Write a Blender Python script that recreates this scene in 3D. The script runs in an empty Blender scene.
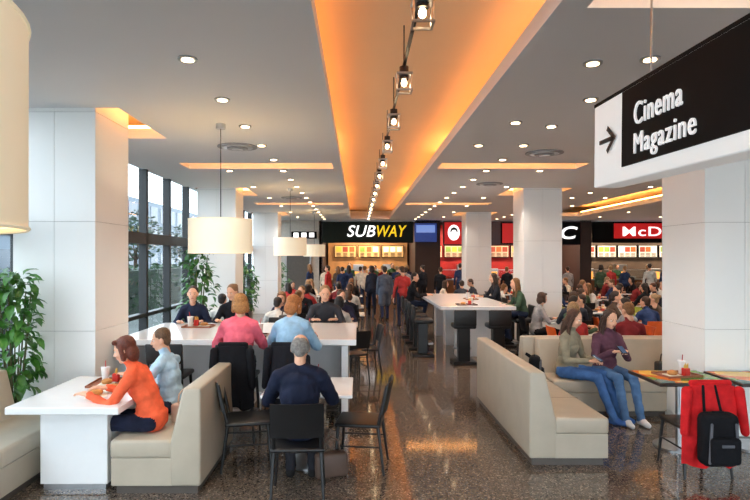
import bpy, bmesh, math, random
from mathutils import Vector, Matrix
random.seed(7)
scene=bpy.context.scene
COL=scene.collection
pi=math.pi
# ---------------------------------------------------------------- materials
def lin(c):
    out=[]
    for v in c[:3]:
        v=v/255.0
        out.append(v/12.92 if v<=0.04045 else ((v+0.055)/1.055)**2.4)
    return (out[0],out[1],out[2],1.0)
_M={}
def mat(name,c,rough=0.5,metal=0.0,em=0.0,emc=None,var=0.08,scale=12.0,bump=0.0,spec=0.5,coat=0.0):
    if name in _M: return _M[name]
    m=bpy.data.materials.new(name); m.use_nodes=True
    nt=m.node_tree; b=nt.nodes['Principled BSDF']
    L=lin(c)
    tc=nt.nodes.new('ShaderNodeTexCoord')
    n=nt.nodes.new('ShaderNodeTexNoise'); n.inputs['Scale'].default_value=scale; n.inputs['Detail'].default_value=4
    nt.links.new(tc.outputs['Object'],n.inputs['Vector'])
    r=nt.nodes.new('ShaderNodeValToRGB')
    r.color_ramp.elements[0].position=0.3; r.color_ramp.elements[1].position=0.7
    r.color_ramp.elements[0].color=(L[0]*(1-var),L[1]*(1-var),L[2]*(1-var),1)
    r.color_ramp.elements[1].color=(min(1,L[0]*(1+var)),min(1,L[1]*(1+var)),min(1,L[2]*(1+var)),1)
    nt.links.new(n.outputs['Fac'],r.inputs['Fac'])
    nt.links.new(r.outputs['Color'],b.inputs['Base Color'])
    b.inputs['Roughness'].default_value=rough; b.inputs['Metallic'].default_value=metal
    b.inputs['Specular IOR Level'].default_value=spec
    b.inputs['Coat Weight'].default_value=coat
    if em>0:
        b.inputs['Emission Color'].default_value=lin(emc or c); b.inputs['Emission Strength'].default_value=em
    if bump>0:
        n2=nt.nodes.new('ShaderNodeTexNoise'); n2.inputs['Scale'].default_value=scale*2; n2.inputs['Detail'].default_value=3
        nt.links.new(tc.outputs['Object'],n2.inputs['Vector'])
        bp=nt.nodes.new('ShaderNodeBump'); bp.inputs['Strength'].default_value=bump; bp.inputs['Distance'].default_value=0.02
        nt.links.new(n2.outputs['Fac'],bp.inputs['Height']); nt.links.new(bp.outputs['Normal'],b.inputs['Normal'])
    _M[name]=m; return m
def cloth(c,rough=0.85):
    return mat('cloth_%d_%d_%d'%tuple(c),c,rough,var=0.22,scale=9,bump=0.45,spec=0.2)
def skin(c=(222,170,140)):
    return mat('skin_%d'%c[0],c,0.5,var=0.05,scale=20)
def hairm(c): return mat('hair_%d_%d'%(c[0],c[1]),c,0.5,var=0.35,scale=60,bump=0.5,spec=0.4)
# floor
def floor_mat():
    m=bpy.data.materials.new('granite_floor'); m.use_nodes=True; nt=m.node_tree; b=nt.nodes['Principled BSDF']
    tc=nt.nodes.new('ShaderNodeTexCoord')
    v=nt.nodes.new('ShaderNodeTexVoronoi'); v.inputs['Scale'].default_value=85
    nt.links.new(tc.outputs['Object'],v.inputs['Vector'])
    r=nt.nodes.new('ShaderNodeValToRGB'); e=r.color_ramp
    e.interpolation='CONSTANT'
    e.elements[0].position=0; e.elements[0].color=lin((70,60,53))
    e.elements[1].position=0.22; e.elements[1].color=lin((102,90,80))
    for p,c in ((0.5,(114,101,90)),(0.75,(90,80,72)),(0.9,(150,135,118))):
        x=e.elements.new(p); x.color=lin(c)
    sp=nt.nodes.new('ShaderNodeSeparateColor'); nt.links.new(v.outputs['Color'],sp.inputs['Color'])
    nt.links.new(sp.outputs[0],r.inputs['Fac'])
    n=nt.nodes.new('ShaderNodeTexNoise'); n.inputs['Scale'].default_value=1.6; n.inputs['Detail'].default_value=5
    nt.links.new(tc.outputs['Object'],n.inputs['Vector'])
    mr=nt.nodes.new('ShaderNodeMapRange'); mr.inputs['To Min'].default_value=0.82; mr.inputs['To Max'].default_value=1.05
    nt.links.new(n.outputs['Fac'],mr.inputs['Value'])
    br=nt.nodes.new('ShaderNodeTexBrick'); br.offset=0; br.inputs['Scale'].default_value=1.0
    br.inputs['Brick Width'].default_value=0.6; br.inputs['Row Height'].default_value=0.6; br.inputs['Mortar Size'].default_value=0.002
    br.inputs['Color1'].default_value=(1,1,1,1); br.inputs['Color2'].default_value=(0.95,0.95,0.95,1); br.inputs['Mortar'].default_value=(0.7,0.66,0.62,1)
    nt.links.new(tc.outputs['Object'],br.inputs['Vector'])
    mx=nt.nodes.new('ShaderNodeMix'); mx.data_type='RGBA'; mx.blend_type='MULTIPLY'; mx.inputs[0].default_value=1
    nt.links.new(r.outputs['Color'],mx.inputs[6]); nt.links.new(br.outputs['Color'],mx.inputs[7])
    vm=nt.nodes.new('ShaderNodeVectorMath'); vm.operation='SCALE'
    nt.links.new(mx.outputs[2],vm.inputs[0]); nt.links.new(mr.outputs[0],vm.inputs['Scale'])
    nt.links.new(vm.outputs[0],b.inputs['Base Color'])
    b.inputs['Roughness'].default_value=0.08; b.inputs['Specular IOR Level'].default_value=0.65
    return m
def glass_mat():
    m=bpy.data.materials.new('window_glass'); m.use_nodes=True; nt=m.node_tree; nt.nodes.clear()
    o=nt.nodes.new('ShaderNodeOutputMaterial'); t=nt.nodes.new('ShaderNodeBsdfTransparent'); t.inputs[0].default_value=(0.84,0.92,0.94,1)
    g=nt.nodes.new('ShaderNodeBsdfGlossy'); g.inputs['Roughness'].default_value=0.02
    f=nt.nodes.new('ShaderNodeLayerWeight'); f.inputs[0].default_value=0.5
    pw=nt.nodes.new('ShaderNodeMath'); pw.operation='POWER'; pw.inputs[1].default_value=4
    ml=nt.nodes.new('ShaderNodeMath'); ml.operation='MULTIPLY_ADD'; ml.inputs[1].default_value=.6; ml.inputs[2].default_value=.04
    nt.links.new(f.outputs['Facing'],pw.inputs[0]); nt.links.new(pw.outputs[0],ml.inputs[0])
    mx=nt.nodes.new('ShaderNodeMixShader'); nt.links.new(ml.outputs[0],mx.inputs[0]); nt.links.new(t.outputs[0],mx.inputs[1]); nt.links.new(g.outputs[0],mx.inputs[2])
    nt.links.new(mx.outputs[0],o.inputs[0]); return m
GLASS=glass_mat()
WHITE=mat('white_panel',(244,243,240),0.4,var=0.01,scale=2)
CORE=mat('panel_joint',(150,146,142),0.8)
CEIL=mat('ceiling_plaster',(234,233,235),0.7,var=0.01,scale=1)
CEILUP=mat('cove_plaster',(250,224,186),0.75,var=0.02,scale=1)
BEIGE=mat('beige_leather',(180,169,151),0.42,var=0.05,scale=5,bump=0.06)
KICK=mat('kick_plate',(84,76,70),0.4)
BLACK=mat('black_plastic',(18,18,20),0.38,var=0.1)
BLACKL=mat('black_leather',(22,21,22),0.45,var=0.15,bump=0.1)
METAL=mat('brushed_steel',(190,190,192),0.28,metal=1.0)
FRAME=mat('window_frame_paint',(30,32,34),0.5)
TABLEW=mat('white_laminate',(240,240,240),0.18,var=0.01,coat=0.3)
# ---------------------------------------------------------------- mesh builder
_rb={}
def rbox_geo(sx,sy,sz,r,seg):
    k=(round(sx,4),round(sy,4),round(sz,4),r,seg)
    if k in _rb: return _rb[k]
    bm=bmesh.new(); bmesh.ops.create_cube(bm,size=1.0)
    for v in bm.verts: v.co=Vector((v.co.x*sx,v.co.y*sy,v.co.z*sz))
    if r>0:
        rr=min(r,0.49*min(sx,sy,sz))
        bmesh.ops.bevel(bm,geom=list(bm.edges),offset=rr,segments=seg,affect='EDGES',profile=0.5)
    bm.verts.index_update()
    V=[v.co.copy() for v in bm.verts]; F=[[v.index for v in f.verts] for f in bm.faces]; bm.free()
    _rb[k]=(V,F); return _rb[k]
def perp(d):
    a=Vector((0,0,1)) if abs(d.z)<0.9 else Vector((1,0,0))
    u=d.cross(a).normalized(); return u,d.cross(u).normalized()
def rc_geo(a,b,ra,rb,n=12,h=4):
    a=Vector(a);b=Vector(b);d=(b-a)
    d=d.normalized() if d.length>1e-6 else Vector((0,0,1))
    u,w=perp(d); V=[a-d*ra]; F=[]; rings=[]
    for i in range(1,h+1):
        t=-pi/2+pi/2*i/h; rings.append((a+d*math.sin(t)*ra,math.cos(t)*ra))
    for i in range(0,h):
        t=pi/2*i/h; rings.append((b+d*math.sin(t)*rb,math.cos(t)*rb))
    for c,r in rings:
        for j in range(n):
            t=2*pi*j/n; V.append(c+u*math.cos(t)*r+w*math.sin(t)*r)
    V.append(b+d*rb)
    for j in range(n): F.append([0,1+(j+1)%n,1+j])
    for k in range(len(rings)-1):
        for j in range(n):
            p=1+k*n; F.append([p+j,p+(j+1)%n,p+n+(j+1)%n,p+n+j])
    e=len(V)-1; p=1+(len(rings)-1)*n
    for j in range(n): F.append([p+j,p+(j+1)%n,e])
    return V,F
def ell_geo(c,r,R=None,n=16,h=10):
    c=Vector(c);V=[Vector((0,0,-r[2]))];F=[]
    for i in range(1,h):
        t=-pi/2+pi*i/h
        for j in range(n):
            q=2*pi*j/n; V.append(Vector((r[0]*math.cos(t)*math.cos(q),r[1]*math.cos(t)*math.sin(q),r[2]*math.sin(t))))
    V.append(Vector((0,0,r[2])))
    for j in range(n): F.append([0,1+(j+1)%n,1+j])
    for k in range(h-2):
        p=1+k*n
        for j in range(n): F.append([p+j,p+(j+1)%n,p+n+(j+1)%n,p+n+j])
    e=len(V)-1;p=1+(h-2)*n
    for j in range(n): F.append([p+j,p+(j+1)%n,e])
    V=[(R@v if R else v)+c for v in V]
    return V,F
def cyl_geo(a,b,ra,rb=None,n=16,cap=True):
    rb=ra if rb is None else rb
    a=Vector(a);b=Vector(b);d=(b-a).normalized();u,w=perp(d);V=[];F=[]
    for c,r in((a,ra),(b,rb)):
        for j in range(n):
            t=2*pi*j/n;V.append(c+u*math.cos(t)*r+w*math.sin(t)*r)
    for j in range(n):F.append([j,(j+1)%n,n+(j+1)%n,n+j])
    if cap: F.append(list(range(n))[::-1]);F.append([n+j for j in range(n)])
    return V,F
class MB:
    def __init__(s): s.V=[];s.F=[];s.m=[];s.s=[];s.mats=[]
    def mi(s,m):
        if m not in s.mats: s.mats.append(m)
        return s.mats.index(m)
    def add(s,geo,m,M=None,smooth=True):
        V,F=geo;o=len(s.V)
        s.V.extend([(M@v if M is not None else v) for v in V])
        s.F.extend([[i+o for i in f] for f in F])
        if isinstance(m,list): s.m.extend(m)
        else: s.m.extend([s.mi(m)]*len(F))
        s.s.extend([smooth]*len(F)); return s
    def box(s,x0,x1,y0,y1,z0,z1,m,r=0.0,seg=2,R=None):
        M=Matrix.Translation(((x0+x1)/2,(y0+y1)/2,(z0+z1)/2))
        if R is not None: M=M@R
        return s.add(rbox_geo(x1-x0,y1-y0,z1-z0,r,seg),m,M,smooth=(seg>=3))
    def cyl(s,a,b,ra,m,rb=None,n=16,cap=True): return s.add(cyl_geo(a,b,ra,rb,n,cap),m,None,True)
    def quad(s,a,b,c,d,m): return s.add(([Vector(a),Vector(b),Vector(c),Vector(d)],[[0,1,2,3]]),m,None,False)
    def mesh(s,name):
        me=bpy.data.meshes.new(name); me.from_pydata([tuple(v) for v in s.V],[],s.F)
        for m in s.mats: me.materials.append(m)
        me.polygons.foreach_set('material_index',s.m)
        me.update()
        try: me.set_sharp_from_angle(angle=math.radians(42))
        except Exception: pass
        me.polygons.foreach_set('use_smooth',s.s)
        me.update()
        return me
    def obj(s,name,loc=(0,0,0),rz=0,parent=None):
        o=bpy.data.objects.new(name,s.mesh(name)); COL.objects.link(o)
        o.location=loc;o.rotation_euler=(0,0,rz)
        if parent: o.parent=parent
        return o
def inst(name,me,loc,rz=0):
    o=bpy.data.objects.new(name,me); COL.objects.link(o); o.location=loc;o.rotation_euler=(0,0,rz); return o
def prism(profile,axis,a,b):
    V=[];n=len(profile)
    for t in(a,b):
        for p in profile:
            V.append(Vector((p[0],t,p[1])) if axis=='y' else Vector((t,p[0],p[1])))
    F=[list(range(n)),[n+i for i in range(n)][::-1]]
    for i in range(n):F.append([i,n+i,n+(i+1)%n,(i+1)%n])
    bm=bmesh.new(); vs=[bm.verts.new(v) for v in V]
    for f in F: bm.faces.new([vs[i] for i in f])
    bmesh.ops.recalc_face_normals(bm,faces=list(bm.faces))
    bmesh.ops.bevel(bm,geom=list(bm.edges),offset=0.02,segments=3,affect='EDGES',profile=0.5)
    bm.verts.index_update()
    g=([v.co.copy() for v in bm.verts],[[v.index for v in f.verts] for f in bm.faces]); bm.free(); return g
# ================================================================ ROOM
YB=25.0; CZ=3.64; UZ=4.05
mb=MB(); mb.add(([Vector((-4,-5,0)),Vector((18,-5,0)),Vector((18,29,0)),Vector((-4,29,0))],[[0,1,2,3]]),floor_mat(),None,False); mb.obj('floor')
COLS=[(-3.77,6.25),(-3.77,13.4),(-3.77,20.5),(3.88,6.4),(3.88,13.4),(3.88,20.5)]
holes=[(-.3,1.3,-4.6,24.0),(-3.1,-.45,9.9,10.5),(1.45,4.0,9.9,10.5),(-3.1,-.45,17.0,17.6),(1.45,4.0,17.0,17.6),(1.5,8.0,3.0,3.75),(7.0,8.7,9.5,22.5)]
for cx,cy in COLS: holes.append((cx-.25 if cx>0 else -3.9,cx+1.15,cy,cy+1.6))
xs=sorted(set([-4.0,18.0]+[h[0] for h in holes]+[h[1] for h in holes])); ys=sorted(set([-5.0,YB]+[h[2] for h in holes]+[h[3] for h in holes]))
def inh(x,y): return any(h[0]<x<h[1] and h[2]<y<h[3] for h in holes)
mb=MB(); nx=len(xs)-1; ny=len(ys)-1
solid=[[not inh((xs[i]+xs[i+1])/2,(ys[j]+ys[j+1])/2) for j in range(ny)] for i in range(nx)]
T=CZ+.14
def q(a,b,c,d): mb.add(([Vector(a),Vector(b),Vector(c),Vector(d)],[[0,1,2,3]]),CEIL,None,False)
for i in range(nx):
    for j in range(ny):
        if not solid[i][j]: continue
        x0,x1,y0,y1=xs[i],xs[i+1],ys[j],ys[j+1]
        q((x0,y0,CZ),(x0,y1,CZ),(x1,y1,CZ),(x1,y0,CZ)); q((x0,y0,T),(x1,y0,T),(x1,y1,T),(x0,y1,T))
        def s(ii,jj): return 0<=ii<nx and 0<=jj<ny and solid[ii][jj]
        if not s(i-1,j): q((x0,y0,CZ),(x0,y0,T),(x0,y1,T),(x0,y1,CZ))
        if not s(i+1,j): q((x1,y0,CZ),(x1,y1,CZ),(x1,y1,T),(x1,y0,T))
        if not s(i,j-1): q((x0,y0,CZ),(x1,y0,CZ),(x1,y0,T),(x0,y0,T))
        if not s(i,j+1): q((x0,y1,CZ),(x0,y1,T),(x1,y1,T),(x1,y1,CZ))
mb.obj('ceiling')
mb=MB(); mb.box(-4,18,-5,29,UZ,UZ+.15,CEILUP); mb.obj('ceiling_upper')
# coves
LEDW=mat('led_warm',(255,150,50),0.5,em=4.8,emc=(255,162,80),var=0)
LEDW2=mat('led_warm_bright',(255,170,80),0.5,em=14,emc=(255,182,104),var=0)
LEDC=mat('led_neutral',(255,240,220),0.5,em=9,emc=(255,238,215),var=0)
mb=MB()
for k,h in enumerate(holes):
    L=LEDC if k==5 else (LEDW if k==0 else LEDW2)
    z0,z1=T+.01,T+.05
    if k==0:
        mb.box(h[0]-.14,h[0]-.10,h[2],h[3],z0,z1,L); mb.box(h[1]+.06,h[1]+.10,h[2],h[3],z0,z1,L)
    elif (h[3]-h[2])>(h[1]-h[0]):
        mb.box(h[0]-.10,h[0]-.06,h[2],h[3],z0,z1,L); mb.box(h[1]+.06,h[1]+.10,h[2],h[3],z0,z1,L)
        if k>6:
            mb.box(h[0],h[1],h[3]+.05,h[3]+.09,z0,z1,L)
    else:
        mb.box(h[0],h[1],h[2]-.10,h[2]-.06,z0,z1,L); mb.box(h[0],h[1],h[3]+.06,h[3]+.10,z0,z1,L)
mb.obj('cove_led_strip')
# columns
def column(cx,cy):
    mb=MB(); w=.9; mb.box(.012,w-.012,.012,w-.012,0,UZ-.01,CORE)
    zz=[0,.1,1.2,2.4,3.6,UZ-.01]
    for a,b in zip(zz[:-1],zz[1:]):
        mb.box(0,w/2-.0015,0,w,a+.002,b-.002,WHITE,.002,1); mb.box(w/2+.0015,w,0,w,a+.002,b-.002,WHITE,.002,1)
    mb.obj('column',(cx,cy,0))
for c in COLS: column(*c)
# left window wall
mb=MB(); X=-3.93
mb.box(-4.06,-3.9,-5,YB,0,.28,mat('sill_wall',(205,200,190),.6)); mb.box(-4.06,-3.9,-5,YB,3.78,UZ,CEIL); mb.obj('wall_left')
mb=MB(); y=-5.0
while y<=YB-.2:
    mb.box(-4.05,-3.90,y-.045,y+.045,.28,3.78,FRAME,.004,1); y+=1.3
for z in(.3,.95,2.36,3.70): mb.box(-4.05,-3.90,-5,YB-.2,z-.035 if z!=2.36 else z-.1,z+.035 if z!=2.36 else z+.1,FRAME,.004,1)
mb.quad((-3.97,-5,.3),(-3.97,YB-.2,.3),(-3.97,YB-.2,3.75),(-3.97,-5,3.75),GLASS); mb.obj('window_1')
# back glazing behind the photographer
mb=MB()
for i in range(0,21): x=-4+i*1.1; mb.box(x-.03,x+.03,-5.05,-4.95,0,UZ,FRAME)
for z in(.05,2.4,4.0): mb.box(-4,18,-5.05,-4.95,z-.04,z+.04,FRAME)
mb.quad((-4,-5,.05),(18,-5,.05),(18,-5,UZ),(-4,-5,UZ),GLASS); mb.obj('window_2')
# right wall
mb=MB(); mb.box(18,18.15,-5,29,0,UZ,mat('wall_paint_warm',(214,196,170),.7)); mb.obj('wall_right')
# ================================================================ text helper
def fit_text(body,c,width,height,m,origin,rot,parent,shear=0.0,off=0.012,name='lettering',sp=None):
    cu=bpy.data.curves.new(name,'FONT'); cu.body=body; cu.size=1; cu.extrude=0.02; cu.offset=off; cu.shear=shear; cu.align_x='LEFT'
    cu.space_character=sp if sp else 1.0+abs(off)*3
    o=bpy.data.objects.new(name,cu); COL.objects.link(o); bpy.context.view_layer.update()
    bb=[Vector(v) for v in o.bound_box]; x0=min(v.x for v in bb);x1=max(v.x for v in bb);y0=min(v.y for v in bb);y1=max(v.y for v in bb)
    sx=width/(x1-x0); sy=height/(y1-y0)
    cu.materials.append(m)
    M=Matrix.Translation(origin)@rot.to_4x4()@Matrix.Diagonal((sx,sy,.25,1))@Matrix.Translation((-x0,-y0,0))
    o.matrix_world=M
    if parent:
        bpy.context.view_layer.update(); o.parent=parent; o.matrix_parent_inverse=parent.matrix_world.inverted()
    return o
RB=Matrix(((1,0,0),(0,0,-1),(0,1,0)))
LW=mat('letter_white_lit',(255,255,255),.5,em=.9,var=0); LY=mat('letter_yellow_lit',(245,205,30),.5,em=.6,var=0)
LP=mat('letter_white_print_glow',(240,240,240),.6,em=.3,var=0,spec=.2)  # printed letters, no lamp behind: emission added to brighten them
LDK=mat('letter_black',(15,15,15),.5)
# ================================================================ BACK WALL & SHOPS
SIGNK=mat('sign_black',(12,12,13),.6,spec=.1); RED=mat('sign_red',(196,22,24),.4,em=.4,var=.02); SIGNB=mat('sign_blue',(40,70,150),.4,em=.3)
WALLB=mat('wall_far_paint',(120,100,84),.6); WDARK=mat('shop_dark',(58,40,34),.6); WOOD=mat('shop_wood',(132,82,46),.5,var=.25,scale=4)
mb=MB()
mb.box(-3.9,-1.6,YB,YB+.2,0,CZ,mat('wall_far_white',(196,190,180),.6))
mb.box(2.5,3.6,YB,YB+.2,0,CZ,WDARK); mb.box(9.7,10.2,YB,YB+.2,0,CZ,WDARK)
mb.box(-3.9,18,28.8,29,0,UZ,WALLB)
mb.box(-1.7,-1.55,YB,28.8,0,CZ,WDARK); mb.box(2.5,2.65,YB+.2,28.8,0,CZ,WDARK)
mb.box(9.8,9.95,YB+.2,28.8,0,CZ,WDARK)
mb.box(-1.6,18,YB,YB+.2,CZ-.06,UZ,CEIL)
mb.obj('wall_back')
def shop(x0,x1,wallm,menu,seed):
    rnd=random.Random(seed)
    mb=MB(); mb.box(x0+.1,x1-.1,27.9,28.0,0,3.6,wallm)
    mb.obj('shop_back_wall')
    n=int((x1-x0-.6)/1.0); mm=MB()
    for i in range(n):
        a=x0+.4+i*(x1-x0-.6)/n; w=(x1-x0-.6)/n-.08
        mm.box(a,a+w,27.75,27.88,2.02,2.62,SIGNK,.01,1)
        mm.box(a+.03,a+w-.03,27.73,27.76,2.05,2.59,menu)
        for k in range(3):
            cx=a+w*(.2+.3*k); cc=rnd.choice([(200,90,40),(230,180,60),(120,150,60),(240,235,220),(150,60,40)])
            mm.box(cx-.12,cx+.12,27.71,27.735,2.3,2.54,mat('menu_pic_%d'%cc[1],cc,.5,em=.3))
            for r in range(3): mm.box(cx-.1,cx+.1,27.71,27.735,2.08+.065*r,2.11+.065*r,mat('menu_print',(90,60,40),.6))
    mm.obj('menu_board')
    c=MB(); c.box(x0+.3,x1-.3,25.9,26.6,0,1.0,WOOD,.01,1); c.box(x0+.25,x1-.25,25.85,26.65,1.0,1.05,METAL,.01,1)
    c.quad((x0+.5,25.96,1.05),(x1-1.3,25.96,1.05),(x1-1.3,25.96,1.45),(x0+.5,25.96,1.45),GLASS); c.box(x0+.5,x1-1.3,25.95,26.35,1.45,1.47,METAL)
    for k in range(7):
        xx=x0+.6+k*(x1-x0-2)/7; cc=rnd.choice([(190,60,40),(230,180,60),(90,140,50),(240,235,220)])
        c.box(xx,xx+.25,26.0,26.3,1.05,1.13+.05*rnd.random(),mat('food_%d'%cc[1],cc,.6),.02,2)
    c.box(x1-1.1,x1-.8,26.1,26.4,1.05,1.35,BLACK,.02,2)
    c.obj('service_counter')
    k=MB(); k.box(x0+.4,x1-.4,27.3,27.9,0,.95,METAL,.01,1)
    for t in range(4):
        xx=x0+.6+t*(x1-x0-1.2)/4; k.box(xx,xx+.5,27.4,27.85,.95,1.5+.2*(t%2),METAL,.02,1); k.box(xx+.06,xx+.44,27.38,27.41,1.02,1.35,mat('oven_glow',(255,170,80),.5,em=1.0))
    k.obj('kitchen_appliance')
shop(-1.55,2.5,mat('shop_wall_a',(190,134,80),.6,em=.12,var=.2,scale=3),mat('menu_lit',(226,176,112),.5,em=.3),1)  # first two shop walls glow faintly, lit look put in as emission
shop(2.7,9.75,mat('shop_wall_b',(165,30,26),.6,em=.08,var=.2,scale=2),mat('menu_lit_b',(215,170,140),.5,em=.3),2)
shop(10.2,17.8,mat('shop_wall_c',(88,70,56),.6,var=.2,scale=3),mat('menu_lit_c',(230,222,200),.5,em=.45),3)
for x,e in((.4,110),(4.5,90),(7.8,90),(12,110),(15.5,110)):
    l=bpy.data.lights.new('shop_ceiling_light','AREA'); l.energy=e*1.3; l.size=2.0; l.size_y=.5; l.shape='RECTANGLE'; l.color=(1,.82,.62)
    o=bpy.data.objects.new('shop_ceiling_light',l); COL.objects.link(o); o.location=(x,26.6,3.5)
def sign(x0,x1,z0,z1,m,y=24.85,name='shop_sign'):
    b=MB(); b.box(0,x1-x0,0,.14,0,z1-z0,m,.01,1); return b.obj(name,(x0,y,z0))
s1=sign(-1.55,2.4,2.66,3.58,mat('sign_darkgreen',(12,24,16),.5,spec=.2))
fit_text('SUB',None,1.24,.5,LW,(-.48,24.83,2.92),RB,s1,.25,.012); fit_text('WAY',None,1.3,.5,LY,(.82,24.83,2.92),RB,s1,.25,.012)
s2=sign(3.7,9.7,2.55,3.6,mat('sign_darkred',(70,14,14),.35))
b=MB(); b.box(3.75,5.4,24.78,24.84,2.6,3.55,RED,.01,1)
b.add(ell_geo((4.15,24.77,3.1),(.26,.03,.34)),LW); b.add(ell_geo((4.15,24.74,3.16),(.16,.02,.17)),LDK); b.add(ell_geo((4.15,24.73,3.1),(.12,.02,.13)),LW)
b.box(6.2,9.65,24.78,24.84,2.6,3.55,SIGNK,.01,1); b.box(6.25,7.9,24.76,24.79,2.65,3.5,RED); b.obj('restaurant_logo_sign')
fit_text('KFC',None,2.0,.55,LW,(7.5,24.74,2.82),RB,s2,.2,.018)
s3=sign(10.2,17.6,2.66,3.58,SIGNK); b=MB(); b.box(11.1,16.2,24.76,24.83,2.85,3.5,RED,.01,1); b.obj('restaurant_sign_panel')
fit_text("McDonald's",None,4.3,.42,LW,(11.45,24.74,2.95),RB,s3,0,.006,sp=1.08)
b=MB(); b.box(2.45,3.4,24.7,24.85,2.7,3.5,SIGNB,.01,1); b.box(2.52,3.32,24.68,24.71,3.1,3.42,mat('sign_sky',(120,150,215),.4,em=.6)); b.obj('advert_screen')
b=MB(); b.box(-2.9,-1.8,24.85,24.98,2.85,3.15,SIGNK,.01,1)
for k in range(3): b.box(-2.8+k*.34,-2.58+k*.34,24.83,24.86,2.9,3.1,LW,.01,1)
b.obj('restroom_sign')
b=MB(); b.box(-3.1,-2.1,24.9,24.99,0,2.1,mat('door_paint',(90,84,78),.5),.01,1); b.box(-3.16,-3.1,24.88,24.99,0,2.16,METAL); b.box(-2.1,-2.04,24.88,24.99,0,2.16,METAL); b.box(-3.16,-2.04,24.88,24.99,2.1,2.16,METAL)
b.cyl((-2.22,24.86,.95),(-2.22,24.86,1.15),.012,METAL); b.obj('door_1')
# ================================================================ HANGING DIRECTION SIGN
par=bpy.data.objects.new('hanging_direction_sign',None); COL.objects.link(par); par.location=(1.52,3.68,2.72)
b=MB(); b.box(0,.16,-2.6,0,-.27,.255,mat('sign_white',(236,236,234),.5,em=.2,var=0),.006,1)
b.box(-.008,.0,-2.6,-.40,-.19,.235,SIGNK); b.box(-.004,.164,-2.6,0,.24,.262,SIGNK,.003,1)
b.cyl((.08,-.55,.25),(.08,-.55,.92),.006,METAL); b.cyl((.08,-2.2,.25),(.08,-2.2,.92),.006,METAL)
b.obj('sign_panel',parent=par)
b=MB(); b.box(-.01,0,-.30,-.10,-.012,.012,LDK)
b.add(([Vector((-.01,-.33,0)),Vector((-.01,-.22,.085)),Vector((-.01,-.20,.06)),Vector((-.01,-.28,0)),Vector((-.01,-.20,-.06)),Vector((-.01,-.22,-.085))],[[0,1,2,3],[0,3,4,5]]),LDK,None,False)
b.obj('arrow',parent=par)
bpy.context.view_layer.update()
RS=Matrix(((0,0,-1),(-1,0,0),(0,1,0)))
fit_text('Cinema',None,.46,.12,LP,(1.508,3.12,2.735),RS,par,0,.0,sp=1.12); fit_text('Magazine',None,.57,.145,LP,(1.508,3.12,2.545),RS,par,0,.0,sp=1.12)
par.rotation_euler=(math.radians(1.2),0,0)
# ================================================================ CEILING FIXTURES
DL=mat('downlight_glow',(255,214,160),.5,em=12,emc=(255,218,170),var=0)
dm=MB(); dm.cyl((0,0,-.012),(0,0,.01),.08,METAL,n=20); dm.cyl((0,0,-.016),(0,0,-.011),.05,DL,n=20); dmesh=dm.mesh('downlight')
def down(x,y,spot):
    if inh(x,y): return
    o=inst('downlight',dmesh,(x,y,CZ-.002))
    if spot:
        l=bpy.data.lights.new('downlight_lamp','SPOT'); l.energy=spot; l.spot_size=math.radians(120); l.spot_blend=.9; l.shadow_soft_size=.1; l.color=(1,.88,.75)
        p=bpy.data.objects.new('downlight_lamp',l); COL.objects.link(p); p.parent=o; p.location=(0,0,-.05)
i=0;y=3.5
while y<24.5:
    for x,st in((-1.4,1),(2.4,1),(-2.4,2),(3.4,2),(5.8,1),(6.7,2),(9.6,2),(12.0,2)):
        if st==2 and i%2: continue
        if x in(3.4,-2.4) and y<10: continue
        if x==5.8 and y<6.5: continue
        down(x,y,(85 if i%2==0 else 0))
    i+=1; y+=1.2
down(1.97,4.8,0);down(1.9,6.9,0);down(1.75,8.3,0)
b=MB()
for r,z in((.29,0),(.22,-.012),(.15,-.024),(.08,-.036)): b.cyl((0,0,z-.006),(0,0,z+.008),r,mat('diffuser_grey',(150,150,152),.5) if r in(.29,.15) else METAL,n=32)
dif=b.mesh('air_diffuser')
for p in((-1.77,8.4),(2.9,12.6),(-1.8,15.5),(6.0,9.0),(2.9,8.9)): inst('air_diffuser',dif,(p[0],p[1],CZ-.01))
# drum pendant lamps
SH=mat('lamp_shade_fabric',(240,232,210),.8,em=.25,emc=(255,236,198),var=.02); SHI=mat('lamp_diffuser',(255,225,150),.6,em=.9,emc=(255,215,130),var=0)
b=MB(); r=.385; b.cyl((0,0,0),(0,0,.41),r,SH,n=48,cap=False); b.cyl((0,0,.01),(0,0,.015),r-.01,SHI,n=48)
for z in(0,.41): 
    for k in range(48):
        a0=2*pi*k/48;a1=2*pi*(k+1)/48; b.cyl((r*math.cos(a0),r*math.sin(a0),z),(r*math.cos(a1),r*math.sin(a1),z),.005,SH,n=5)
b.cyl((0,0,.38),(0,0,CZ-2.06-.03),.006,BLACK,n=8); b.cyl((-r,0,.39),(r,0,.39),.004,METAL,n=6); b.cyl((0,-r,.39),(0,r,.39),.004,METAL,n=6)
b.cyl((0,0,CZ-2.06-.06),(0,0,CZ-2.06),.06,METAL,n=20)
drum=b.mesh('drum_pendant_lamp')
for p in((-1.02,1.0),(-1.68,7.0),(-1.6,13.5),(-1.55,20.3)):
    o=inst('drum_pendant_lamp',drum,(p[0],p[1],2.06))
    l=bpy.data.lights.new('bulb','POINT'); l.energy=10; l.color=(1,.87,.66); l.shadow_soft_size=.06
    q_=bpy.data.objects.new('bulb',l); COL.objects.link(q_); q_.parent=o; q_.location=(0,0,.25)
BULB=mat('bulb_glow',(255,225,180),.5,em=20,emc=(255,220,170),var=0)
b=MB()
for sx in(-1,1):
    for sy in(-1,1): b.cyl((sx*.06,sy*.06,-.13),(sx*.06,sy*.06,0),.005,METAL,n=6)
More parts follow.
